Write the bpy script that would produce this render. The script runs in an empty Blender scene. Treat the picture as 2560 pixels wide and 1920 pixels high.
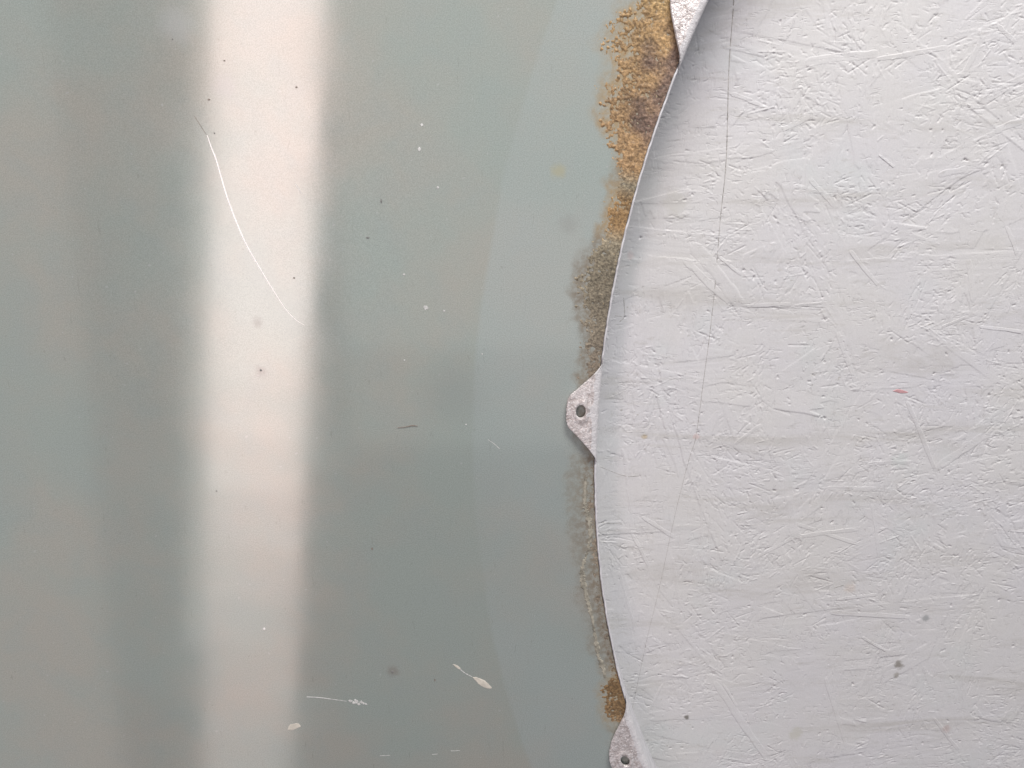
import bpy, math, random
import numpy as np
from mathutils import Vector, Matrix

# ------------------------------------------------------------------ camera
sc = bpy.context.scene
RES_F, TILT, CAM_H = 1950.0, math.radians(-13.0), 0.4515
cam_d = bpy.data.cameras.new("camera"); cam = bpy.data.objects.new("camera", cam_d)
sc.collection.objects.link(cam); sc.camera = cam
cam_d.sensor_width = 36.0; cam_d.lens = RES_F / 2560 * 36.0
cam_d.clip_start = 0.01; cam_d.clip_end = 100
cam.location = (0, 0, CAM_H); cam.rotation_euler = (TILT, 0, 0)

# ------------------------------------------------------------------ light
world = bpy.data.worlds.new("World"); sc.world = world; world.use_nodes = True
bg = world.node_tree.nodes["Background"]
bg.inputs[0].default_value = (0.88, 0.89, 1.0, 1); bg.inputs[1].default_value = 0.25

def area(name, loc, target, sx, sy, radiance, col):
    d = bpy.data.lights.new(name, 'AREA'); d.shape = 'RECTANGLE'; d.size = sx; d.size_y = sy
    d.energy = radiance * math.pi * sx * sy; d.color = col
    o = bpy.data.objects.new(name, d); sc.collection.objects.link(o)
    o.location = loc
    o.rotation_euler = (Vector(target) - Vector(loc)).to_track_quat('-Z', 'Y').to_euler()
    return o
# big soft window light beyond the top edge of the picture
area("window_light", (0.34, 1.35, 0.63), (0.12, -0.12, 0), 0.75, 0.40, 36.5, (1.0, 0.985, 0.965))
GX0, GY0, GS, GW = -0.561, 0.458, 0.1001, 0.260
# narrow doorway gap overhead that the glossy sheet mirrors as a bright band
def gap(name, x0, y0, x1, y1, wd, radiance, col):
    """strip lamp at 1.5 m running from (x0, y0) to (x1, y1)"""
    L = math.hypot(x1 - x0, y1 - y0)
    o = area(name, ((x0 + x1) / 2, (y0 + y1) / 2, 1.5), ((x0 + x1) / 2, (y0 + y1) / 2, 0), wd, L, radiance, col)
    o.rotation_euler = (0, 0, math.atan2(y1 - y0, x1 - x0) - math.pi / 2)
def gx(y): return GX0 + (y - GY0) * GS                      # the gap leans a little
gap("doorway_gap_upper", gx(0.95), 0.95, gx(-0.30), -0.30, GW, 4.6, (1.0, 0.80, 0.79))
yy = -0.30
for k, fr in enumerate((.98, .90, .76, .60, .49, .41, .35, .31, .28, .25, .23)):   # the gap dims towards its foot
    gap("doorway_gap_step", gx(yy), yy, gx(yy - 0.15), yy - 0.15, GW, 4.6 * fr, (1.0, 0.78, 0.755)); yy -= 0.15
gap("doorway_gap_edge", gx(0.95) - GW / 2 - .027, 0.95, gx(-1.2) - GW / 2 - .027, -1.20, 0.05, 0.9, (1.0, 0.86, 0.82))
gap("overhead_fill_lamp", -0.02, 1.20, -0.02, -0.36, 0.80, 0.55, (0.97, 1.0, 0.98))  # added dim area lamp, mirrored in the sheet to lighten its upper part
gap("overhead_fill_lamp_rear", -0.02, -0.36, -0.02, -0.62, 0.80, 0.28, (0.97, 1.0, 0.98))  # weaker added lamp that softens the end of that reflection
gap("left_fill_lamp", -1.60, 1.2, -1.70, -2.4, 1.10, 0.32, (0.98, 0.98, 0.96))  # added dim area lamp, mirrored as the paler strip at far left

vs = sc.view_settings
vs.view_transform = 'Standard'; vs.look = 'None'; vs.exposure = 0.0; vs.gamma = 1.0
sc.cycles.use_denoising = True

# ------------------------------------------------------------------ helpers
CX, CY, R = 0.67336, -0.14619, 0.62308          # centre and radius of the round opening
BOARD_Z = -0.040
rng = np.random.default_rng(7); random.seed(7)
ct, st = math.cos(TILT), math.sin(TILT)

def at(px, py, z=0.0):
    """point of the place seen at a photograph pixel, at height z"""
    x, y = (px - 1280) / RES_F, -(py - 960) / RES_F
    d = (x, y * ct + st, y * st - ct)
    k = (CAM_H - z) / -d[2]
    return d[0] * k, d[1] * k
def at_np(p, z=0.0):
    return np.array([at(a, b, z) for a, b in p])
def pol(px, py, z=0.0):
    x, y = at(px, py, z)
    return math.atan2(y - CY, -(x - CX)), math.hypot(x - CX, y - CY) - R
def xy_pol(th, r):
    return CX - np.cos(th) * r, CY + np.sin(th) * r

def vnoise(x, y, seed):
    """smooth value noise on arrays"""
    g = np.random.default_rng(seed).random((256, 256))
    xi = np.floor(x).astype(int); yi = np.floor(y).astype(int)
    fx = x - xi; fy = y - yi
    fx = fx * fx * (3 - 2 * fx); fy = fy * fy * (3 - 2 * fy)
    a = g[xi % 256, yi % 256]; b = g[(xi + 1) % 256, yi % 256]
    c = g[xi % 256, (yi + 1) % 256]; d = g[(xi + 1) % 256, (yi + 1) % 256]
    return (a * (1 - fx) + b * fx) * (1 - fy) + (c * (1 - fx) + d * fx) * fy
def fbm(x, y, scale, seed, octaves=4, gain=0.5):
    t = np.zeros_like(x, dtype=float); amp = 1.0; tot = 0
    for o in range(octaves):
        t += amp * vnoise(x * scale * 2 ** o + 17 * o, y * scale * 2 ** o + 5 * o, seed + o); tot += amp; amp *= gain
    return t / tot
def sstep(a, b, x):
    t = np.clip((x - a) / (b - a), 0, 1); return t * t * (3 - 2 * t)

def grid_mesh(name, X, Y, Z, wrap=False, smooth=True):
    n, m = X.shape
    co = np.stack([X, Y, Z], -1).reshape(-1, 3).astype(np.float32)
    i = np.arange(n - 1)[:, None]
    j = np.arange(m if wrap else m - 1)[None, :]
    j2 = (j + 1) % m
    q = np.stack([i * m + j, (i + 1) * m + j, (i + 1) * m + j2, i * m + j2], -1).reshape(-1, 4)
    me = bpy.data.meshes.new(name)
    me.vertices.add(len(co)); me.vertices.foreach_set("co", co.ravel())
    me.loops.add(q.size); me.loops.foreach_set("vertex_index", q.ravel().astype(np.int32))
    me.polygons.add(len(q)); me.polygons.foreach_set("loop_start", np.arange(0, q.size, 4, dtype=np.int32))
    me.update(calc_edges=True); me.validate()
    if smooth: me.polygons.foreach_set("use_smooth", np.ones(len(q), bool))
    return me
def add_float(me, name, a):
    at_ = me.attributes.new(name, 'FLOAT', 'POINT'); at_.data.foreach_set("value", a.ravel().astype(np.float32))
def add_col(me, name, a):
    at_ = me.attributes.new(name, 'FLOAT_COLOR', 'POINT')
    c = np.ones((a.reshape(-1, 3).shape[0], 4), np.float32); c[:, :3] = a.reshape(-1, 3)
    at_.data.foreach_set("color", c.ravel())
def link(name, me, mat, parent=None):
    o = bpy.data.objects.new(name, me); sc.collection.objects.link(o)
    if mat: me.materials.append(mat)
    if parent: o.parent = parent
    return o
def tag(o, label=None, cat=None, group=None, kind=None):
    if label: o["label"] = label
    if cat: o["category"] = cat
    if group: o["group"] = group
    if kind: o["kind"] = kind

# ------------------------------------------------------------------ material helper
class NT:
    def __init__(s, name):
        s.m = bpy.data.materials.new(name); s.m.use_nodes = True; s.t = s.m.node_tree
        s.b = s.t.nodes["Principled BSDF"]
    def n(s, typ, **kw):
        nd = s.t.nodes.new(typ)
        for k, v in kw.items(): setattr(nd, k, v)
        return nd
    def put(s, sock, v):
        if isinstance(v, bpy.types.NodeSocket): s.t.links.new(v, sock)
        else: sock.default_value = v
    def pos(s): return s.n('ShaderNodeNewGeometry').outputs['Position']
    def noise(s, scale, detail=3, rough=0.55, vec=None, stretch=None, dist=0.0):
        v = vec or s.pos()
        if stretch:
            mp = s.n('ShaderNodeMapping'); s.put(mp.inputs['Vector'], v); mp.inputs['Scale'].default_value = stretch; v = mp.outputs[0]
        nd = s.n('ShaderNodeTexNoise'); s.put(nd.inputs['Vector'], v)
        nd.inputs['Scale'].default_value = scale; nd.inputs['Detail'].default_value = detail
        nd.inputs['Roughness'].default_value = rough; nd.inputs['Distortion'].default_value = dist
        return nd.outputs[0]
    def ramp(s, fac, a, b, lo=0.0, hi=1.0):
        nd = s.n('ShaderNodeMapRange'); nd.interpolation_type = 'SMOOTHSTEP'
        s.put(nd.inputs[0], fac); nd.inputs[1].default_value = a; nd.inputs[2].default_value = b
        nd.inputs[3].default_value = lo; nd.inputs[4].default_value = hi
        return nd.outputs[0]
    def math(s, op, a, b=0.0):
        nd = s.n('ShaderNodeMath', operation=op); s.put(nd.inputs[0], a); s.put(nd.inputs[1], b); return nd.outputs[0]
    def mix(s, fac, a, b, blend='MIX'):
        nd = s.n('ShaderNodeMix', data_type='RGBA', blend_type=blend)
        s.put(nd.inputs[0], fac)
        s.put(nd.inputs[6], a if isinstance(a, bpy.types.NodeSocket) else (*a, 1))
        s.put(nd.inputs[7], b if isinstance(b, bpy.types.NodeSocket) else (*b, 1))
        return nd.outputs[2]
    def attr(s, name, col=False):
        nd = s.n('ShaderNodeAttribute', attribute_name=name); return nd.outputs['Color' if col else 'Fac']
    def bump(s, h, strength, dist, normal=None):
        nd = s.n('ShaderNodeBump'); s.put(nd.inputs['Height'], h)
        nd.inputs['Strength'].default_value = strength; nd.inputs['Distance'].default_value = dist
        if normal: s.put(nd.inputs['Normal'], normal)
        return nd.outputs[0]
    def dist_to(s, x, y, vec=None):
        nd = s.n('ShaderNodeVectorMath', operation='DISTANCE'); s.put(nd.inputs[0], vec or s.pos()); nd.inputs[1].default_value = (x, y, 0)
        return nd.outputs['Value']
    def out(s, color=None, rough=None, normal=None, **kw):
        if color is not None: s.put(s.b.inputs['Base Color'], color if isinstance(color, bpy.types.NodeSocket) else (*color, 1))
        if rough is not None: s.put(s.b.inputs['Roughness'], rough)
        if normal is not None: s.put(s.b.inputs['Normal'], normal)
        for k, v in kw.items(): s.put(s.b.inputs[k.replace('_', ' ')], v)
        return s.m

# ------------------------------------------------------------------ materials
def sheet_material():
    g = NT("sheet_paint")
    low = g.ramp(g.noise(9, 4, 0.6), 0.35, 0.68)
    col = g.mix(low, (0.328, 0.372, 0.340), (0.376, 0.370, 0.326))
    mid = g.ramp(g.noise(34, 4, 0.6, dist=0.6), 0.42, 0.70, 0, 0.30)
    col = g.mix(mid, col, (0.318, 0.360, 0.342))
    # slightly paler, bluer zone inside a circle around the opening
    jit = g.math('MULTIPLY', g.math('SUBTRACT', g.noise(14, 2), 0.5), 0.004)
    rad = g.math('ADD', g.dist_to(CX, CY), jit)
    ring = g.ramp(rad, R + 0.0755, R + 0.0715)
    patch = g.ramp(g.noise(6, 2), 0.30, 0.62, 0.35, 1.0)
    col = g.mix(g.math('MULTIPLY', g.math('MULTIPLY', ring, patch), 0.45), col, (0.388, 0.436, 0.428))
    # fine grain and hair-thin vertical rubbing marks
    grain = g.ramp(g.noise(1500, 2, 0.7), 0.25, 0.75, 0.86, 1.14)
    hair = g.ramp(g.noise(60, 3, 0.7, stretch=(9, 1.1, 1), dist=1.2), 0.655, 0.72, 0.0, 0.22)
    spot = g.ramp(g.noise(420, 1, 0.4), 0.75, 0.83, 0, 0.25)
    lite = g.ramp(g.noise(310, 1, 0.4, stretch=(1, 1, 1.7)), 0.75, 0.80, 0, 0.35)
    col = g.mix(1.0, col, grain, 'MULTIPLY')
    col = g.mix(hair, col, (0.13, 0.12, 0.105))
    col = g.mix(spot, col, (0.14, 0.125, 0.105))
    col = g.mix(lite, col, (0.50, 0.51, 0.50))
    # smudges
    wob = g.math('MULTIPLY', g.math('SUBTRACT', g.noise(190, 3), 0.5), 0.006)
    for px, py, r0, c, f in ((652, 928, 22, (0.20, 0.18, 0.165), .40), (981, 1678, 26, (0.22, 0.19, 0.16), .45),
                          (1395, 428, 26, (0.40, 0.38, 0.25), .70), (1420, 560, 36, (0.28, 0.28, 0.26), .35),
                          (1130, 985, 120, (0.25, 0.25, 0.235), .22), (645, 805, 20, (0.14, 0.13, 0.12), .35),
                          (440, 60, 60, (0.48, 0.50, 0.50), .35), (560, 215, 45, (0.36, 0.36, 0.35), .4)):
        x, y = at(px, py); rr = r0 / RES_F * CAM_H
        d = g.math('ADD', g.dist_to(x, y), wob)
        col = g.mix(g.math('MULTIPLY', g.ramp(d, rr, rr * 0.12), f), col, c)
    # brown seepage around the opening
    stn = g.attr("stain")
    sn = g.ramp(g.noise(240, 6, 0.75), 0.36, 0.60)
    scol = g.mix(g.noise(60, 3), (0.15, 0.122, 0.09), (0.25, 0.215, 0.16))
    scol = g.mix(g.attr('ochre'), scol, g.mix(g.noise(420, 4, 0.7), (0.25, 0.165, 0.075), (0.42, 0.31, 0.16)))
    col = g.mix(g.math('MULTIPLY', stn, g.math('ADD', g.math('MULTIPLY', sn, 0.62), 0.38)), col, scol)
    rough = g.math('ADD', g.ramp(g.noise(22, 4, 0.6), 0.3, 0.7, 0.085, 0.12), g.math('MULTIPLY', stn, 0.35))
    nrm = g.bump(g.noise(700, 3, 0.6), 0.03, 0.0002)
    return g.out(col, rough, nrm, Specular_IOR_Level=0.8, Metallic=g.math('MULTIPLY', g.math('SUBTRACT', 1.0, stn), 0.22))

def board_material(name="board_paint", tint=(1, 1, 1)):
    g = NT(name)
    low = g.ramp(g.noise(11, 4, 0.6), 0.32, 0.68)
    col = g.mix(low, (0.608, 0.600, 0.610), (0.612, 0.603, 0.590))
    col = g.mix(g.ramp(g.noise(17, 3, 0.6, stretch=(1, 1, 3)), 0.52, 0.75, 0, 0.5), col, (0.575, 0.605, 0.600))
    col = g.mix(g.ramp(g.noise(8, 3, 0.6, stretch=(1.2, 1, 7)), 0.55, 0.8, 0, 0.5), col, (0.60, 0.595, 0.64))
    smear = g.ramp(g.noise(26, 5, 0.68, stretch=(0.35, 2.2, 1), dist=0.8), 0.50, 0.74, 0, 0.55)
    col = g.mix(smear, col, (0.45, 0.435, 0.405))
    grim = g.ramp(g.noise(150, 5, 0.72, stretch=(0.6, 1.6, 1), dist=0.7), 0.56, 0.70, 0, 0.38)
    col = g.mix(grim, col, (0.43, 0.415, 0.385))
    fine = g.ramp(g.noise(900, 3, 0.7), 0.25, 0.75, 0.955, 1.045)
    col = g.mix(1.0, col, fine, 'MULTIPLY')
    speck = g.ramp(g.noise(260, 2, 0.5), 0.735, 0.80, 0, 0.5)
    col = g.mix(speck, col, (0.34, 0.32, 0.28))
    for px, py, r0, c, f in ((1577, 640, 14, (0.60, 0.48, 0.47), .6), (1741, 1092, 12, (0.57, 0.43, 0.41), .6), (1612, 1092, 11, (0.45, 0.37, 0.25), .8),
                          (2248, 1662, 17, (0.22, 0.20, 0.17), .8), (2242, 1688, 12, (0.30, 0.28, 0.24), .7), (2315, 1546, 14, (0.34, 0.35, 0.35), .85),
                          (1717, 1793, 10, (0.15, 0.14, 0.12), .85), (2366, 1822, 17, (0.46, 0.38, 0.36), .7), (2125, 1470, 22, (0.56, 0.49, 0.43), .5),
                          (1690, 510, 45, (0.48, 0.47, 0.42), .45), (2250, 1150, 30, (0.50, 0.55, 0.53), .4), (1990, 1835, 26, (0.50, 0.49, 0.42), .6)):
        x, y = at(px, py, BOARD_Z); rr = r0 / RES_F * (CAM_H - BOARD_Z)
        wob = g.math('MULTIPLY', g.math('SUBTRACT', g.noise(300, 2), 0.5), rr * 1.1)
        d = g.n('ShaderNodeVectorMath', operation='DISTANCE'); g.put(d.inputs[0], g.pos()); d.inputs[1].default_value = (x, y, BOARD_Z)
        col = g.mix(g.math('MULTIPLY', g.ramp(g.math('ADD', d.outputs['Value'], wob), rr, rr * 0.3), f), col, c)
    nrm = g.bump(g.noise(1100, 3, 0.65), 0.22, 0.0003)
    clus = g.ramp(g.noise(55, 3, 0.6), 0.42, 0.62)
    ch = g.math('ADD', g.ramp(g.noise(330, 2, 0.55, stretch=(0.45, 1.5, 1), dist=0.5), 0.60, 0.66), g.ramp(g.noise(330, 2, 0.55, stretch=(1.5, 0.4, 1.3), dist=0.5), 0.60, 0.66))
    nrm = g.bump(g.math('MULTIPLY', ch, clus), 0.55, 0.00025, nrm); nrm.node.invert = True
    return g.out(col, g.ramp(g.noise(30, 3), 0.3, 0.7, 0.50, 0.68), nrm, Specular_IOR_Level=0.35)

def rust_material():
    g = NT("rust")
    c = g.attr("Col", True)
    f = g.ramp(g.noise(620, 4, 0.75), 0.30, 0.72, 0.50, 1.55)
    c = g.mix(1.0, c, f, 'MULTIPLY')
    c = g.mix(g.ramp(g.noise(380, 2, 0.5), 0.66, 0.74, 0, 0.55), c, (0.42, 0.30, 0.16))
    c = g.mix(g.ramp(g.noise(250, 3, 0.6), 0.60, 0.70, 0, 0.55), c, (0.09, 0.065, 0.04))
    nrm = g.bump(g.noise(900, 4, 0.7), 0.55, 0.0008)
    return g.out(c, g.ramp(g.noise(500, 2), 0.4, 0.7, 0.42, 0.85), nrm, Specular_IOR_Level=0.45)

def tab_material():
    g = NT("galvanised_tab")
    pa = g.attr("paint")
    n1 = g.noise(240, 4, 0.65); n2 = g.noise(700, 3, 0.7)
    metal = g.mix(g.ramp(n1, 0.35, 0.66), (0.53, 0.475, 0.455), (0.78, 0.735, 0.72))
    metal = g.mix(g.ramp(n2, 0.54, 0.63, 0, 0.95), metal, (0.88, 0.85, 0.835))
    metal = g.mix(g.ramp(g.noise(330, 3), 0.58, 0.70, 0, 0.6), metal, (0.30, 0.25, 0.225))
    mask = g.ramp(g.math('ADD', pa, g.math('MULTIPLY', g.math('SUBTRACT', n1, 0.5), 1.1)), 0.47, 0.57)
    col = g.mix(mask, metal, (0.63, 0.615, 0.62))
    nrm = g.bump(n2, 0.6, 0.0010); nrm = g.bump(n1, 0.4, 0.0010, nrm)
    met = g.ramp(mask, 0, 1, 0.45, 0.0)
    return g.out(col, g.ramp(n2, 0.35, 0.7, 0.32, 0.55), nrm, Metallic=met)

def flat_material(name, c, rough=0.6, var=0.25, scale=300):
    g = NT(name)
    f = g.ramp(g.noise(scale, 3, 0.65), 0.3, 0.7, 1 - var, 1 + var)
    return g.out(g.mix(1.0, c, f, 'MULTIPLY'), rough, g.bump(g.noise(scale * 3, 2), 0.2, 0.0003))

M_sheet = sheet_material(); M_board = board_material(); M_rust = rust_material(); M_tab = tab_material()
M_collar = flat_material("collar_paint", (0.62, 0.61, 0.625), 0.45, 0.12, 120)
M_scratch = flat_material("bare_scratch", (0.97, 0.95, 0.92), 0.35, 0.02)
M_scratch.node_tree.nodes["Principled BSDF"].inputs["Metallic"].default_value = 0.35
M_chip = flat_material("cream_paint_chip", (0.62, 0.58, 0.50), 0.7, 0.14, 260)
M_chipw = flat_material("white_scuff", (0.60, 0.60, 0.58), 0.6, 0.22, 420)
M_dirt = flat_material("dark_dirt", (0.19, 0.19, 0.18), 0.8, 0.3)
M_brown = flat_material("brown_splinter", (0.20, 0.165, 0.14), 0.8, 0.3)
M_lip = flat_material("lifted_paint", (0.31, 0.29, 0.235), 0.85, 0.40, 260)
M_red = flat_material("red_crayon", (0.58, 0.33, 0.34), 0.6, 0.15)
M_pencil = flat_material("hairline_dirt", (0.36, 0.345, 0.325), 0.85, 0.35, 500)

# ------------------------------------------------------------------ outline of the rusty zone (pixels, outward edge)
rust_px = [(1600,-60),(1592,0),(1560,45),(1533,90),(1518,130),(1535,165),(1530,195),(1512,230),(1512,285),(1510,310),(1530,340),
           (1540,380),(1545,420),(1542,450),(1525,510),(1515,560),(1500,590),(1468,640),(1447,680),(1445,720),(1458,780),(1462,850),
           (1456,890),(1452,960),(1455,1050),(1452,1130),(1432,1180),(1425,1250),(1430,1300),(1440,1380),(1455,1420),(1453,1480),
           (1475,1550),(1487,1620),(1502,1660),(1512,1690),(1508,1720),(1510,1790),(1524,1815),(1550,1860),(1580,1930)]
rp = sorted(pol(*p) for p in rust_px)
W_th = np.array([a for a, b in rp]); W_s = np.array([max(b, 0.002) for a, b in rp])
def py_of_theta(th):                                   # rough picture row of the rim at an angle, for keyed colours
    ks = [(y, pol(x, y)[0]) for x, y in ((1769,0),(1687,179),(1599,450),(1551,630),(1511,850),(1490,1148),(1498,1410),(1532,1630),(1585,1830),(1623,1920))]
    t = np.array([b for a, b in ks])[::-1]; y = np.array([a for a, b in ks])[::-1]
    return np.interp(th, t, y)

# ------------------------------------------------------------------ painted steel sheet with the round opening
TH0, TH1 = math.radians(-30), math.radians(33)
th_f = np.arange(TH0, TH1, math.radians(0.09))
th_c = np.arange(TH1, TH0 + 2 * math.pi, math.radians(2.0))
th = np.concatenate([th_f, th_c])
rs = np.concatenate([[0.0, 0.0], np.arange(0.0004, 0.055, 0.0011), np.arange(0.06, 0.6, 0.012), [0.7, 0.9, 1.2]])
S, T = np.meshgrid(rs, th, indexing='ij')
X, Y = xy_pol(T, R + 0.0009 + S)
und = (fbm(X, Y, 5.0, 31, 2) - 0.5) * 0.0004 * sstep(0.03, 0.16, S)
Z = und.copy(); Z[0, :] = -0.0016
me = grid_mesh("metal_sheet", X, Y, Z, wrap=True)
w = np.interp(T, W_th, W_s)
nz = fbm(X, Y, 160, 5, 4) - 0.5
stain = sstep(1.0, 0.0, (S - w * 0.85 + nz * 0.012) / (0.004 + 0.35 * w)) * np.where((T > TH0) & (T < TH1), 1, 0.6)
low_part = sstep(1000, 1150, py_of_theta(T))
stain = np.clip(stain * (0.92 - 0.05 * low_part), 0, 1)
stain = np.maximum(stain, low_part * sstep(1.15, 0.55, S / np.maximum(w, 1e-4) + nz * 0.9) * (T > TH0) * (T < TH1))
stain = stain * (1 - low_part * 0.30 * sstep(0.25, 0.75, S / np.maximum(w, 1e-4)))
add_float(me, "stain", stain)
add_float(me, "ochre", np.interp(py_of_theta(T), [-50, 400, 450, 490, 580, 620, 1650, 1700, 1790, 1820], [1, 1, .3, .9, .8, 0, 0, .9, .9, 0]))
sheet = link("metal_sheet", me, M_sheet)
tag(sheet, "smooth grey-green painted metal sheet with a rust-edged round opening", "metal sheet")

# rust crust on the sheet, along the rim of the opening
ss = np.arange(0.0, 0.046, 0.0005); tt = np.arange(math.radians(-24.5), math.radians(27.5), 0.0005 / R)
S, T = np.meshgrid(ss, tt, indexing='ij')
X, Y = xy_pol(T, R + 0.0004 + S)
w = np.interp(T, W_th, W_s); py = py_of_theta(T)
n1 = fbm(X, Y, 190, 41, 5, 0.7) - 0.5; n2 = fbm(X, Y, 620, 51, 3, 0.7) - 0.5; n3 = fbm(X, Y, 60, 61, 3) - 0.5
edge = (w - S) / (0.0030 + 0.20 * w) + n1 * 2.4 + n2 * 1.8 + .35
keys = np.array([-100, 120, 300, 430, 470, 510, 570, 610, 760, 930, 1000, 1130, 1300, 1500, 1640, 1690, 1715, 1780, 1815, 1930])
thick = np.interp(py, keys, [1, 1, 1, .95, .8, .9, .9, .75, .6, .4, .3, .35, .35, .35, .3, .3, .6, .6, .35, .3])
m = np.clip(edge, 0, 1)
Z = m * thick * (0.00026 + n1 * 0.0006 + n2 * 0.0009) - (1 - m) * 0.00030
cov = np.interp(py, [900, 1140, 1650, 1715, 1780, 1820], [.00005, .00034, .00030, .00005, .00005, .0003])   # thin grime lower down: only the thickest spots rise
Z = Z - cov * (0.4 + 1.2 * sstep(0.25, 0.9, S / np.maximum(w, 1e-4)))
def keyed(cols):
    cols = np.array(cols); return np.stack([np.interp(py, keys, cols[:, k]) for k in range(3)], -1)
ora, orb, gry, dgr, brn = (.35, .225, .105), (.315, .20, .10), (.25, .215, .15), (.20, .172, .125), (.20, .165, .125)
c = keyed([ora, ora, orb, orb, gry, (.29,.18,.08), (.28,.175,.08), gry, dgr, brn, brn, brn, brn, brn, brn, (.20,.125,.06), (.24,.15,.07), (.235,.15,.075), brn, brn])
pur = sstep(0.55, 0.15, S / np.maximum(w, 1e-4) + n3 * 0.9) * np.interp(py, [60, 140, 330, 400], [0, 1, 1, 0])
c = c * (1 - pur[..., None]) + np.array((.175, .115, .085)) * pur[..., None]
grn = np.interp(py, [-60, 20, 90], [.5, .35, 0])[..., None]
c = c * (1 - grn) + np.array((.26, .20, .06)) * grn
pale = sstep(0.05, 0.5, 1 - np.abs(S / np.maximum(w, 1e-4) - 0.62 - n3 * 0.8) * 5) * np.interp(py, [1150, 1250, 1600, 1680], [0, .8, .8, 0])
c = c * (1 - pale[..., None]) + np.array((.36, .335, .28)) * pale[..., None]
thin = sstep(0.9, 0.1, m)[..., None] * .55
c = c * (1 - thin) + np.array((.34, .27, .15)) * thin
c = c * (1 + 0.9 * n3[..., None] + 0.9 * n2[..., None])
me = grid_mesh("rust_crust", X, Y, Z)
add_col(me, "Col", np.clip(c, 0.01, 1))
o = link("rust_crust", me, M_rust, sheet)
tag(o, "orange and brown rust crust along the edge of the round opening")

# ------------------------------------------------------------------ small marks on the sheet
def catmull(P, n=10):
    P = np.array(P, float); P = np.vstack([2 * P[0] - P[1], P, 2 * P[-1] - P[-2]]); out = []
    for i in range(1, len(P) - 2):
        for k in range(n):
            t = k / n; a, b, c_, d = P[i - 1:i + 3]
            out.append(0.5 * ((2 * b) + (c_ - a) * t + (2 * a - 5 * b + 4 * c_ - d) * t * t + (3 * b - a - 3 * c_ + d) * t ** 3))
    out.append(P[-2]); return np.array(out)
def ribbon(name, P, width, zf, hgt, mat, parent, label=None, jit=0.0):
    """a thin raised strip along points P (x, y); width per point; zf(x, y) the surface under it"""
    P = np.asarray(P); n = len(P); wd = np.broadcast_to(width, n).copy()
    if jit: wd *= 1 + jit * (rng.random(n) * 2 - 1)
    t = np.gradient(P, axis=0); t /= np.linalg.norm(t, axis=1)[:, None] + 1e-12
    nn = np.c_[-t[:, 1], t[:, 0]]
    v, f = [], []
    for i in range(n):
        for k, hh in ((-1, -0.00005), (-0.55, hgt), (0.55, hgt), (1, -0.00005)):
            x, y = P[i] + nn[i] * wd[i] * 0.5 * k
            v.append((x, y, float(zf(x, y)) + hh))
        if i:
            for k in range(3): f.append((4 * i - 4 + k, 4 * i - 3 + k, 4 * i + 1 + k, 4 * i + k))
    me = bpy.data.meshes.new(name); me.from_pydata(v, [], [tuple(reversed(q)) for q in f]); me.update()
    o = link(name, me, mat, parent)
    if label: tag(o, label)
    return o
def blob(name, P, z, hgt, mat, parent, label=None, rag=0.12):
    """a flat chip with a ragged outline through points P"""
    P = np.array(P); c = P.mean(0); P = catmull(np.vstack([P, P[:1]]), 5)[:-1]
    P = c + (P - c) * (1 + rag * (rng.random((len(P), 1)) * 2 - 1)); n = len(P)
    v = [(x, y, z - 0.0001) for x, y in P] + [(*(c + (q - c) * 0.86), z + hgt) for q in P] + [(*c, z + hgt * 1.2)]
    f = [(i, (i + 1) % n, n + (i + 1) % n, n + i) for i in range(n)] + [(n + i, n + (i + 1) % n, 2 * n) for i in range(n)]
    me = bpy.data.meshes.new(name); me.from_pydata(v, [], f); me.update()
    o = link(name, me, mat, parent)
    if label: tag(o, label)
    return o
PX = CAM_H / RES_F                                     # metres per photograph pixel near the middle
flat0 = lambda x, y: 0.0
def sheet_z(x, y):
    s_ = math.hypot(x - CX, y - CY) - R
    a = np.array([x]); b = np.array([y])
    return float(((fbm(a, b, 5.0, 31, 2) - 0.5) * 0.0004 * sstep(0.03, 0.16, s_))[0])

sp = catmull(at_np([(518,338),(529,370),(542,404),(567,490),(595,564),(618,615),(652,674),(683,725),(714,772),(742,801),(762,813)]))
ww = np.interp(np.linspace(0, 1, len(sp)), [0, .12, .35, .55, .75, 1], [2.0, 3.8, 4.8, 3.4, 1.8, .7]) * PX
ribbon("scratch", sp, ww, sheet_z, 0.00005, M_scratch, sheet, "long curved white scratch in the bright band", 0.06)
sp = catmull(at_np([(486,290),(500,312),(516,337)]))
ribbon("scratch", sp, 1.6 * PX, sheet_z, 0.00003, M_brown, sheet, "short dark hairline leading into the white scratch", 0.3)
sp = catmull(at_np([(767,1742),(800,1744),(830,1748),(866,1753)]))
ribbon("scratch", sp, np.linspace(3.6, 1.6, len(sp)) * PX, sheet_z, 0.00005, M_chipw, sheet, "thin straight white scratch low on the sheet", 0.15)
def pb(pts): return at_np(pts)
def sblob(name, pts, mat, label=None, rag=0.12, h=0.00008):
    P = pb(pts); c_ = P.mean(0)
    return blob(name, P, sheet_z(*c_) + 0.00005, h, mat, sheet, label, rag)
for x0, y0, r0 in ((876,1752,5),(884,1757,5),(891,1754,6),(897,1760,4),(903,1755,5),(909,1758,4),(888,1750,3),(915,1760,3)):
    sblob("scuff_fleck", [(x0 - r0, y0), (x0, y0 - r0 * .7), (x0 + r0, y0 + 1), (x0, y0 + r0 * .7)], M_chipw, None, 0.35)
sblob("paint_chip", [(1131,1660),(1142,1663),(1151,1670),(1150,1674),(1141,1669)], M_chip, "small cream chip at the head of the slanting streak", .08)
sp = catmull(at_np([(1149,1672),(1160,1681),(1170,1687),(1180,1692)]))
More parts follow.
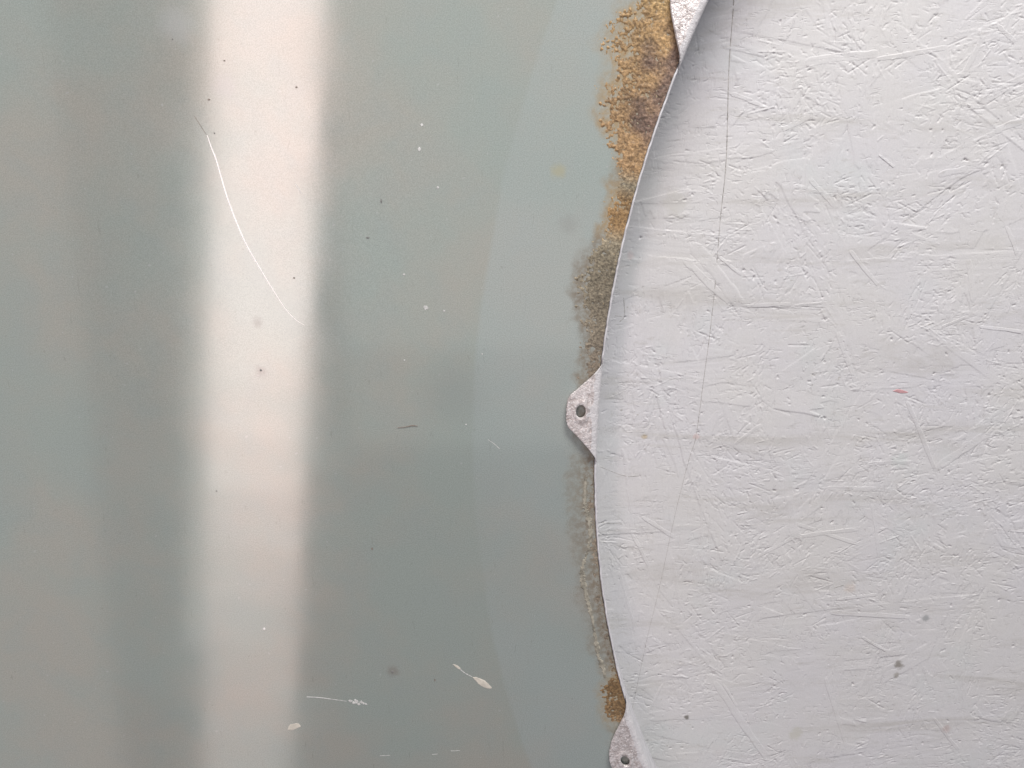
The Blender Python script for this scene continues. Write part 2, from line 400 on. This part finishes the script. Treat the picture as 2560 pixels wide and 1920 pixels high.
ribbon("scratch", sp, np.array([1.6 + 1.8 * (math.sin(i * .45) ** 2) for i in range(len(sp))]) * PX, sheet_z, 0.00005, M_chipw, sheet, "thin neck of the slanting cream streak", .2)
sblob("paint_chip", [(1179,1691),(1195,1694),(1213,1702),(1226,1714),(1229,1721),(1216,1721),(1200,1713),(1188,1701)], M_chip, "wide cream tail of the slanting streak", .06)
sblob("paint_chip", [(719,1824),(724,1812),(735,1809),(745,1808),(752,1816),(740,1822),(730,1826)], M_chip, "lone cream chip at the foot of the bright band", .08)
for pts in ([(950,1889),(962,1889),(975,1888)], [(1127,1877),(1138,1877),(1150,1876)], [(1080,1886),(1094,1885)], [(1220,1099),(1236,1110),(1249,1122)], [(738,460),(748,474),(754,484)]):
    ribbon("scratch", catmull(at_np(pts), 6), 1.6 * PX, sheet_z, 0.00004, M_chipw, sheet, None, .3)
sp = catmull(at_np([(994,1069),(1015,1067),(1030,1064),(1044,1065)]))
ribbon("splinter", sp, np.interp(np.linspace(0, 1, len(sp)), [0, .7, 1], [1.2, 3.5, 2]) * PX, sheet_z, 0.0003, M_brown, sheet, "dark brown splinter stuck on the sheet", .25)
for i, (x0, y0, a, b, mt) in enumerate(((953,503,3.2,7.5,M_dirt),(919,594,6,2.6,M_dirt),(652,926,3.5,4,M_dirt),(981,1679,4,4,M_dirt),(561,152,4,2.5,M_brown),(522,249,5,3,M_brown),
        (536,333,2.5,2.5,M_dirt),(741,218,4,3.5,M_brown),(431,98,2.5,2.5,M_dirt),(735,695,4,2.5,M_brown),(1087,1700,2,4.5,M_brown),(541,1228,2.2,2.2,M_dirt),(930,1372,3,4,M_brown),
        (1064,769,7,5.5,M_chipw),(1110,777,2.8,2.8,M_chipw),(1010,686,3.2,2.4,M_chipw),(1094,469,3.4,3.4,M_chipw),(1165,1061,2.2,1.6,M_chipw),(660,1572,3.2,3.2,M_scratch),
        (1048,373,4,6,M_chipw),(1054,312,4,4,M_chipw),(1011,900,1.8,1.8,M_chipw),(1205,885,2,2,M_chipw))):
    nm = "dirt_speck" if mt in (M_dirt, M_brown) else "paint_fleck"
    if mt in (M_dirt, M_brown): a, b = a * .78, b * .78
    sblob(nm, [(x0 - a, y0), (x0 - a * .3, y0 - b), (x0 + a * .8, y0 - b * .6), (x0 + a, y0 + b * .4), (x0, y0 + b)], mt, None, .2, 0.00015 if mt is M_dirt else 0.00008)

lip = catmull(at_np([(1463,1195),(1462,1260),(1470,1290),(1476,1335),(1468,1380),(1456,1420),(1457,1450),(1466,1492),(1479,1540),(1488,1590),(1496,1640),(1507,1668),(1513,1692)]), 14)
lip = lip + (rng.random(lip.shape) - .5) * .0006
lw = (6 + 14 * np.abs(np.sin(np.linspace(0, 9, len(lip)))) * rng.random(len(lip)) + 3 * (np.abs(np.linspace(0, 1, len(lip)) - .55) < .12)) * PX
ribbon("lifted_paint_lip", lip, lw, flat0, 0.00030, M_lip, sheet, "pale crusty lip of lifted paint below the middle tab", .3)

# ------------------------------------------------------------------ steel collar: wall of the opening with bent-out tabs
mm = lambda *p: [(a * .001, b * .001) for a, b in p]
tabs = [(math.radians(24.6), 0.0225, 0.0450, mm((45,0),(42,1.2),(38,3.2),(31,8.5),(25,13),(20,16.6),(13,20),(6,22),(0,22.5))),
        (math.radians(2.30), 0.0192, 0.0315, mm((31.5,0),(28.5,1.2),(24,4.2),(19,8.6),(14.3,13),(11.4,16.0),(9.4,17.9),(6.6,19.0),(3.2,19.4),(0,19.5))),
        (math.radians(-19.75), 0.0235, 0.0440, mm((44,0),(39,1.2),(32,5.0),(24,11.5),(17,17),(10.5,20.8),(5,22.9),(0,23.5)))]
col_e = bpy.data.objects.new("tabbed_collar", None); sc.collection.objects.link(col_e); col_e.location = (CX, CY, 0)
tag(col_e, "round metal collar lining the opening, with drilled tabs bent out over the sheet", "collar")
thc = np.concatenate([np.arange(TH0, TH1, math.radians(0.12)), np.arange(TH1, TH0 + 2 * math.pi, math.radians(1.0))])
dip = np.zeros_like(thc)
for tc, L, hw, _ in tabs:
    dip = np.maximum(dip, sstep(hw + 0.002, hw - 0.008, np.abs(thc - tc) * R))
edge_n = (fbm(thc * 130, thc * 0 + 3, 1.0, 77, 4, .65) - 0.5)
ztop = 0.0010 + edge_n * 0.0012 - dip * 0.0048
prof = [(0.0, -0.003), (0.0, -0.0009), (-0.0003, -0.0002), (-0.0009, -0.0002), (-0.0012, -0.0008), (-0.0013, -0.0030), (-0.0013, None)]
rr, zz = [], []
for dr, dz in prof:
    rr.append(np.full_like(thc, R + 0.0002 + dr + 0) + edge_n * 0.0007)
    zz.append(np.full_like(thc, BOARD_Z - 0.006) if dz is None else ztop + dz)
rr, zz = np.array(rr), np.array(zz); TT = np.broadcast_to(thc, rr.shape)
me = grid_mesh("collar_wall", -np.cos(TT) * rr, np.sin(TT) * rr, zz, wrap=True)
link("collar_wall", me, M_collar, col_e)

def make_tab(tc, L, hw, hv, half):
    """drilled tab: grid between the hole and the outline, bent down into the wall at its root"""
    full = half + [(-a, b) for a, b in reversed(half[:-1])]
    o_ = catmull(full, 8)
    root = np.stack([np.linspace(-hw, hw, 60)[1:-1], np.zeros(58)], 1)
    outl = np.vstack([o_, root]); n = len(outl)
    outl[:, 1] = np.maximum(outl[:, 1], 0)
    outl += (rng.random(outl.shape) - .5) * 0.00025 * (outl[:, 1:2] > 0.001)
    hc = np.array((0.0005, hv)); ang = np.arctan2(outl[:, 1] - hc[1], outl[:, 0] - hc[0])
    hole = hc + np.stack([np.cos(ang) * 0.0040, np.sin(ang) * 0.0029], 1)
    bs = np.concatenate([np.linspace(0, .5, 14) ** 1.3, np.linspace(.5, 1, 12)[1:]])
    bs[0] = 0; pts = hole[None] * (1 - bs)[:, None, None] + outl[None] * bs[:, None, None]
    U, V = pts[..., 0], pts[..., 1]
    zt = np.interp(V, [0, .004, L], [.0036, .0036, .0026])
    br = 0.0030
    bend = np.where(V < br, br - np.sqrt(np.maximum(br ** 2 - (br - np.clip(V, 0, br)) ** 2, 0)), 0)
    d_h = np.hypot((U - hc[0]) / 0.0070, (V - hc[1]) / 0.0046)
    emb = 0.0006 * np.exp(-((d_h - 0.80) / 0.30) ** 2)
    lump = (fbm(U + 3, V + 3 + tc, 160, 91, 3) - .5) * 0.0005
    Zt = zt - bend + emb + lump
    TTh = tc + U / R; RR = R - 0.0011 + V
    tp = 0.0018
    # stack: hole wall bottom -> top surface -> outer rim -> underside
    X_ = -np.cos(TTh) * RR; Y_ = np.sin(TTh) * RR
    Xs = np.vstack([X_[:1], X_, X_[-1:], X_[::-1]]); Ys = np.vstack([Y_[:1], Y_, Y_[-1:], Y_[::-1]])
    Zs = np.vstack([Zt[:1] - tp, Zt, Zt[-1:] - tp, Zt[::-1] - tp])
    me = grid_mesh("mounting_tab", Xs, Ys, Zs, wrap=True)
    paint = np.clip(sstep(.0052, .0026, V), 0, 1) + 0.42 * sstep(.006, .001, np.abs(U)) * sstep(L * .75, .3 * L, V) + 0.12
    pn = (fbm(U + 7 + tc, V + 2, 120, 95, 3) - .5) * 0.5
    P_ = np.clip(paint + pn, 0, 1); add_float(me, "paint", np.vstack([P_[:1], P_, P_[-1:], P_[::-1]]))
    return link("mounting_tab", me, M_tab, col_e)
tl = ["speckled tab at the upper rust patch, cut by the top of the picture", "drilled tab halfway along the edge of the opening", "drilled tab at the bottom of the picture"]
for (tc, L, hw, hf), lb in zip(tabs, tl):
    tag(make_tab(tc, L, hw, L * .57, hf), lb)

# ------------------------------------------------------------------ white painted strand board behind the opening
dx = 0.00042
xf = np.arange(0.040, 0.400, dx); yf = np.arange(-0.420, 0.130, dx)
nx, ny = len(xf), len(yf)
Hm = np.zeros((nx, ny)); Am = np.zeros((nx, ny))
def window(cx, cy, rad):
    i0 = max(int((cx - rad - xf[0]) / dx), 0); i1 = min(int((cx + rad - xf[0]) / dx) + 2, nx)
    j0 = max(int((cy - rad - yf[0]) / dx), 0); j1 = min(int((cy + rad - yf[0]) / dx) + 2, ny)
    if i1 <= i0 or j1 <= j0: return None
    return slice(i0, i1), slice(j0, j1)
r_ = np.random.default_rng(12)
def lay(cx, cy, L, Wd, a, level, tw, tlg, grain):
    wn = window(cx, cy, (L + Wd) / 2 + .002)
    if not wn: return
    x = xf[wn[0]][:, None] - cx; y = yf[wn[1]][None, :] - cy
    u = x * math.cos(a) + y * math.sin(a); v = -x * math.sin(a) + y * math.cos(a)
    k = r_.random(6) * 6.28
    wob = Wd * .06 * (np.sin(u * 90 + k[0]) + .6 * np.sin(u * 230 + k[1])); end = .003 * (np.sin(v * 500 + k[2]) + np.sin(v * 1100 + k[3]))
    ins = (np.abs(v + wob * .5) < Wd / 2 + wob * .3) & (np.abs(u) < L / 2 + end)
    h = level + tw * v / Wd + tlg * u / L
    if grain: h = h + grain * (np.sin(v * 3400 + k[4] + 3 * np.sin(u * 25)) * .5 + np.sin(v * 1500 + k[5] + 2 * np.sin(u * 18)))
    H0 = Hm[wn]; H0[ins] = (H0 * .22 + h * .78)[ins] if h.shape == H0.shape else H0[ins]
    Am[wn][ins] = a
for i in range(750):
    L = r_.uniform(.030, .110); Wd = r_.uniform(.005, .020)
    a = r_.choice([r_.normal(0, .25), r_.normal(1.57, .25), r_.uniform(0, math.pi)], p=[.37, .37, .26])
    lay(r_.uniform(.01, .43), r_.uniform(-.48, .18), L, Wd, a, r_.normal(0, .00007), r_.normal(0, .00019), r_.normal(0, .00016), .000007 if r_.random() < .5 else .000022)
dens = fbm(np.broadcast_to(xf[:, None], (nx, ny)), np.broadcast_to(yf[None, :], (nx, ny)), 38, 14, 3)
def stroke(cx, cy, L, Wd, a, dep, taper):
    wn = window(cx, cy, L / 2 + Wd)
    if not wn: return
    x = xf[wn[0]][:, None] - cx; y = yf[wn[1]][None, :] - cy
    u = x * math.cos(a) + y * math.sin(a); v = -x * math.sin(a) + y * math.cos(a)
    s_ = np.clip(u / L + .5, 0, 1)
    wloc = Wd * (1 - taper * s_)
    sh = sstep(1.0, .35, np.abs(v) / np.maximum(wloc, 1e-5)) * sstep(.5, .42, np.abs(u) / L)
    Hm[wn] -= dep * sh * (1 - .5 * taper * s_)
cnt = 0
while cnt < 12500:
    cx, cy = r_.uniform(.02, .425), r_.uniform(-.47, .17)
    i, j = int((cx - xf[0]) / dx), int((cy - yf[0]) / dx)
    if r_.random() > sstep(.43, .62, dens[min(i, nx - 1), min(j, ny - 1)]) + .07: continue
    a = Am[min(i, nx - 1), min(j, ny - 1)] + (r_.normal(0, .35) if r_.random() < .72 else r_.uniform(0, 3.14)) + (math.pi if r_.random() < .5 else 0)
    big = r_.random() < .12
    L = r_.uniform(.0014, .0050) if not big else r_.uniform(.006, .018)
    dep = r_.uniform(.00010, .00044) * (-.8 if r_.random() < .28 else 1)
    stroke(cx, cy, L, r_.uniform(.00034, .00070) * (1 if not big else .85), a, dep, r_.uniform(.2, .95)); cnt += 1
for i in range(260):                                   # deeper little holes
    stroke(r_.uniform(.02, .425), r_.uniform(-.47, .17), r_.uniform(.0016, .003), r_.uniform(.0006, .0011), r_.uniform(0, 6.28), r_.uniform(.0004, .0008), r_.uniform(.3, .9))
def blur(A, k=1):
    for _ in range(k):
        A = .25 * np.roll(A, 1, 0) + .5 * A + .25 * np.roll(A, -1, 0)
        A = .25 * np.roll(A, 1, 1) + .5 * A + .25 * np.roll(A, -1, 1)
    return A
Hm = Hm * .6 + blur(Hm, 1) * .4
# hairline crack: the strip on the rim side of it sits slightly lower towards the top
crack_px = [(1838,-60),(1835,10),(1823,176),(1816,400),(1801,552),(1787,725),(1773,850),(1757,967),(1740,1091),(1721,1154),(1686,1295),(1649,1468),(1619,1592),(1604,1662),(1583,1763),(1577,1790)]
crack = catmull(at_np(crack_px, BOARD_Z), 8)
XX = np.broadcast_to(xf[:, None], (nx, ny)); YY = np.broadcast_to(yf[None, :], (nx, ny))
o_ = np.argsort(crack[:, 1]); xc = np.interp(yf, crack[o_, 1], crack[o_, 0])[None, :]
amt = np.interp(yf, [at(1700, 1300)[1], at(1700, 700)[1], at(1800, 60)[1]], [0, .25, 1])[None, :]
dcr = np.maximum(xc - XX, 0)
Hm -= amt * (dcr * 0.04 + .00010 * (dcr > 0))
Hm += (fbm(XX, YY, 7, 23, 2) - .5) * .0012
fade = np.minimum(np.minimum(sstep(xf[0], xf[0] + .01, XX), sstep(xf[-1], xf[-1] - .01, XX)), np.minimum(sstep(yf[0], yf[0] + .01, YY), sstep(yf[-1], yf[-1] - .01, YY)))
sr = np.maximum(R - np.hypot(XX - CX, YY - CY), 0)
Hm -= np.interp(YY, [-.35, -.15, 0.0, .10], [.0008, .0010, .0012, .0015]) * np.exp(-sr / .030)
Hm *= fade
xg = np.concatenate([[.005, .022], xf, np.arange(.41, 1.36, .04)]); yg = np.concatenate([np.arange(-.86, -.425, .03), yf, np.arange(.14, .58, .03)])
HG = np.zeros((len(xg), len(yg))); i0, j0 = 2, len(np.arange(-.86, -.425, .03)); HG[i0:i0 + nx, j0:j0 + ny] = Hm
GX, GY = np.meshgrid(xg, yg, indexing='ij')
me = grid_mesh("strand_board", GX, GY, BOARD_Z + HG)
board = link("strand_board", me, M_board)
tag(board, "white painted strand board with pressed wood flakes, seen through the round opening", "board")
def board_z(x, y):
    i = min(max((x - xf[0]) / dx, 0), nx - 1.001); j = min(max((y - yf[0]) / dx, 0), ny - 1.001)
    a, b = int(i), int(j); fx, fy = i - a, j - b
    return BOARD_Z + float((Hm[a, b] * (1 - fx) + Hm[a + 1, b] * fx) * (1 - fy) + (Hm[a, b + 1] * (1 - fx) + Hm[a + 1, b + 1] * fx) * fy)
Hs = blur(Hm[::1, ::1], 14)
def board_s(x, y):
    i = min(max(int((x - xf[0]) / dx + .5), 0), nx - 1); j = min(max(int((y - yf[0]) / dx + .5), 0), ny - 1)
    return BOARD_Z + float(Hs[i, j])

# single wood strands that stand out under the paint: (x0, y0, x1, y1, width in pixels, rise in mm)
strands = [(1722,598,1858,768,38,.34),(1700,640,1835,765,22,.20),(2000,158,2200,132,24,.30),(2180,150,2378,118,14,.26),(2262,990,2345,1190,13,.42),(1795,640,1858,690,9,.28),
           (2330,1180,2470,1080,26,.22),(1752,1225,1756,1470,9,.24),(1775,1270,1772,1465,7,.22),(1735,1380,1740,1480,16,.20),(1680,1385,1700,1520,9,.18),
           (1775,1690,1925,1905,24,.34),(1805,1705,1845,1770,8,.28),(1650,870,1750,820,22,-.30),(2060,1530,2290,1545,16,.26),(2150,1590,2220,1630,9,.40),
           (1960,1300,2160,1365,12,.18),(2160,1160,2285,1155,13,.20),(2060,1220,2200,1225,18,.20),(1965,1150,1985,1350,26,.18),(2150,1270,2270,1340,28,.16),
           (1975,1345,2160,1320,14,.22),(2060,1680,2120,1880,14,.26),(2330,1790,2400,1880,12,.30),(2480,330,2560,300,20,.24),(2515,560,2545,640,12,.26),(1600,1290,1690,1345,13,.24),
           (1578,1330,1625,1420,11,.22),(1545,1420,1590,1580,9,.22),(1980,765,2060,757,8,.26),(1860,765,1985,760,12,.22),(2090,820,2140,960,14,.18),(2120,620,2200,720,12,.24),
           (2340,440,2420,420,18,.22),(1950,330,2060,270,16,.16),(2195,385,2240,420,7,.30),(2400,200,2460,90,16,.18),(2490,60,2540,110,12,.28),(2085,1500,2200,1485,11,.24),
           (1820,230,1905,262,12,.2),(1830,1115,1905,1060,11,.22),(1880,1400,1990,1340,11,.18),(1660,1705,1620,1780,8,.2),(2180,1250,2200,1400,12,.16),(2420,640,2435,760,18,.2),
           (2350,820,2420,790,9,.24),(2440,815,2560,830,10,.3),(2020,440,2090,520,14,.16),(1610,170,1665,245,8,.26)]
SM = {}
def strand(x0, y0, x1, y1, wpx, rise):
    A = np.array(at(x0, y0, BOARD_Z)); B = np.array(at(x1, y1, BOARD_Z)); L = np.linalg.norm(B - A); d = (B - A) / L; nn = np.array((-d[1], d[0]))
    Wd = wpx * (CAM_H - BOARD_Z) / RES_F
    nu = max(int(L / .0012), 8); nv = 11
    u = np.linspace(0, 1, nu); v = np.linspace(-1, 1, nv); k = rng.random(6) * 6.28
    V_ = np.zeros((nu, nv, 3))
    side = rng.choice([-1, 1]); far = rng.choice([0.0, 1.0, .5])
    for i, uu in enumerate(u):
        c_ = A + d * L * (uu + .015 * math.sin(uu * 40)) + nn * Wd * .06 * math.sin(uu * 7 + k[0])
        wl = Wd * .5 * (1 + .10 * math.sin(uu * 13 + k[1]) + .06 * math.sin(uu * 31 + k[2])) * min(1, .25 + 5 * uu, .45 + 9 * (1 - uu))
        env = min(1, uu * 12, (1 - uu) * 12)
        for j, vv in enumerate(v):
            x, y = c_ + nn * wl * vv
            e = 1 - abs(vv) ** 10
            lift = .30 + .70 * (0.5 + 0.5 * vv * side) * (1 - .75 * abs(uu - far))
            h = rise * .00090 * (env * e * lift + .07 * math.sin(vv * 11 + k[3] + uu * 4) * e)
            V_[i, j] = (x, y, board_s(x, y) + h - .00018 * (1 - env * e))
    me = grid_mesh("wood_strand", V_[..., 0], V_[..., 1], V_[..., 2])
    if me.polygons[0].normal.z < 0: me.flip_normals()
    return link("wood_strand", me, M_board, board)
for s_ in strands:
    if s_[5] > 0: strand(*s_)

# hairline crack and crayon marks on the board
seg = crack
cw = np.interp(seg[:, 1], sorted([at(1580, 1790)[1], at(1686, 1300)[1], at(1780, 800)[1], at(1830, 0)[1]]), [0.6, 1.0, 1.8, 2.5]) * PX
ribbon("hairline_crack", seg, cw, lambda x, y: max(board_z(x, y), board_s(x, y)), 0.00010, M_pencil, board, "thin dark curved crack running down the board", .35)
blob("crayon_mark", at_np([(2231,977),(2245,973),(2262,977),(2270,981),(2255,983),(2240,980)], BOARD_Z), board_s(*at(2250, 978, BOARD_Z)) + .0001, .0001, M_red, board, "short red crayon dash", .06)
for pts, w_ in (([(1500,1168),(1560,1190),(1597,1191)], 1.8), ([(1560,745),(1562,790),(1550,805)], 2.2), ([(1538,790),(1556,792)], 1.8), ([(2085,1470),(2110,1463)], 2.4), ([(1504,1308),(1560,1311)], 2.0)):
    ribbon("scratch", catmull(at_np(pts, BOARD_Z), 8), w_ * PX, board_z, .00005, M_pencil, board, None, .4)
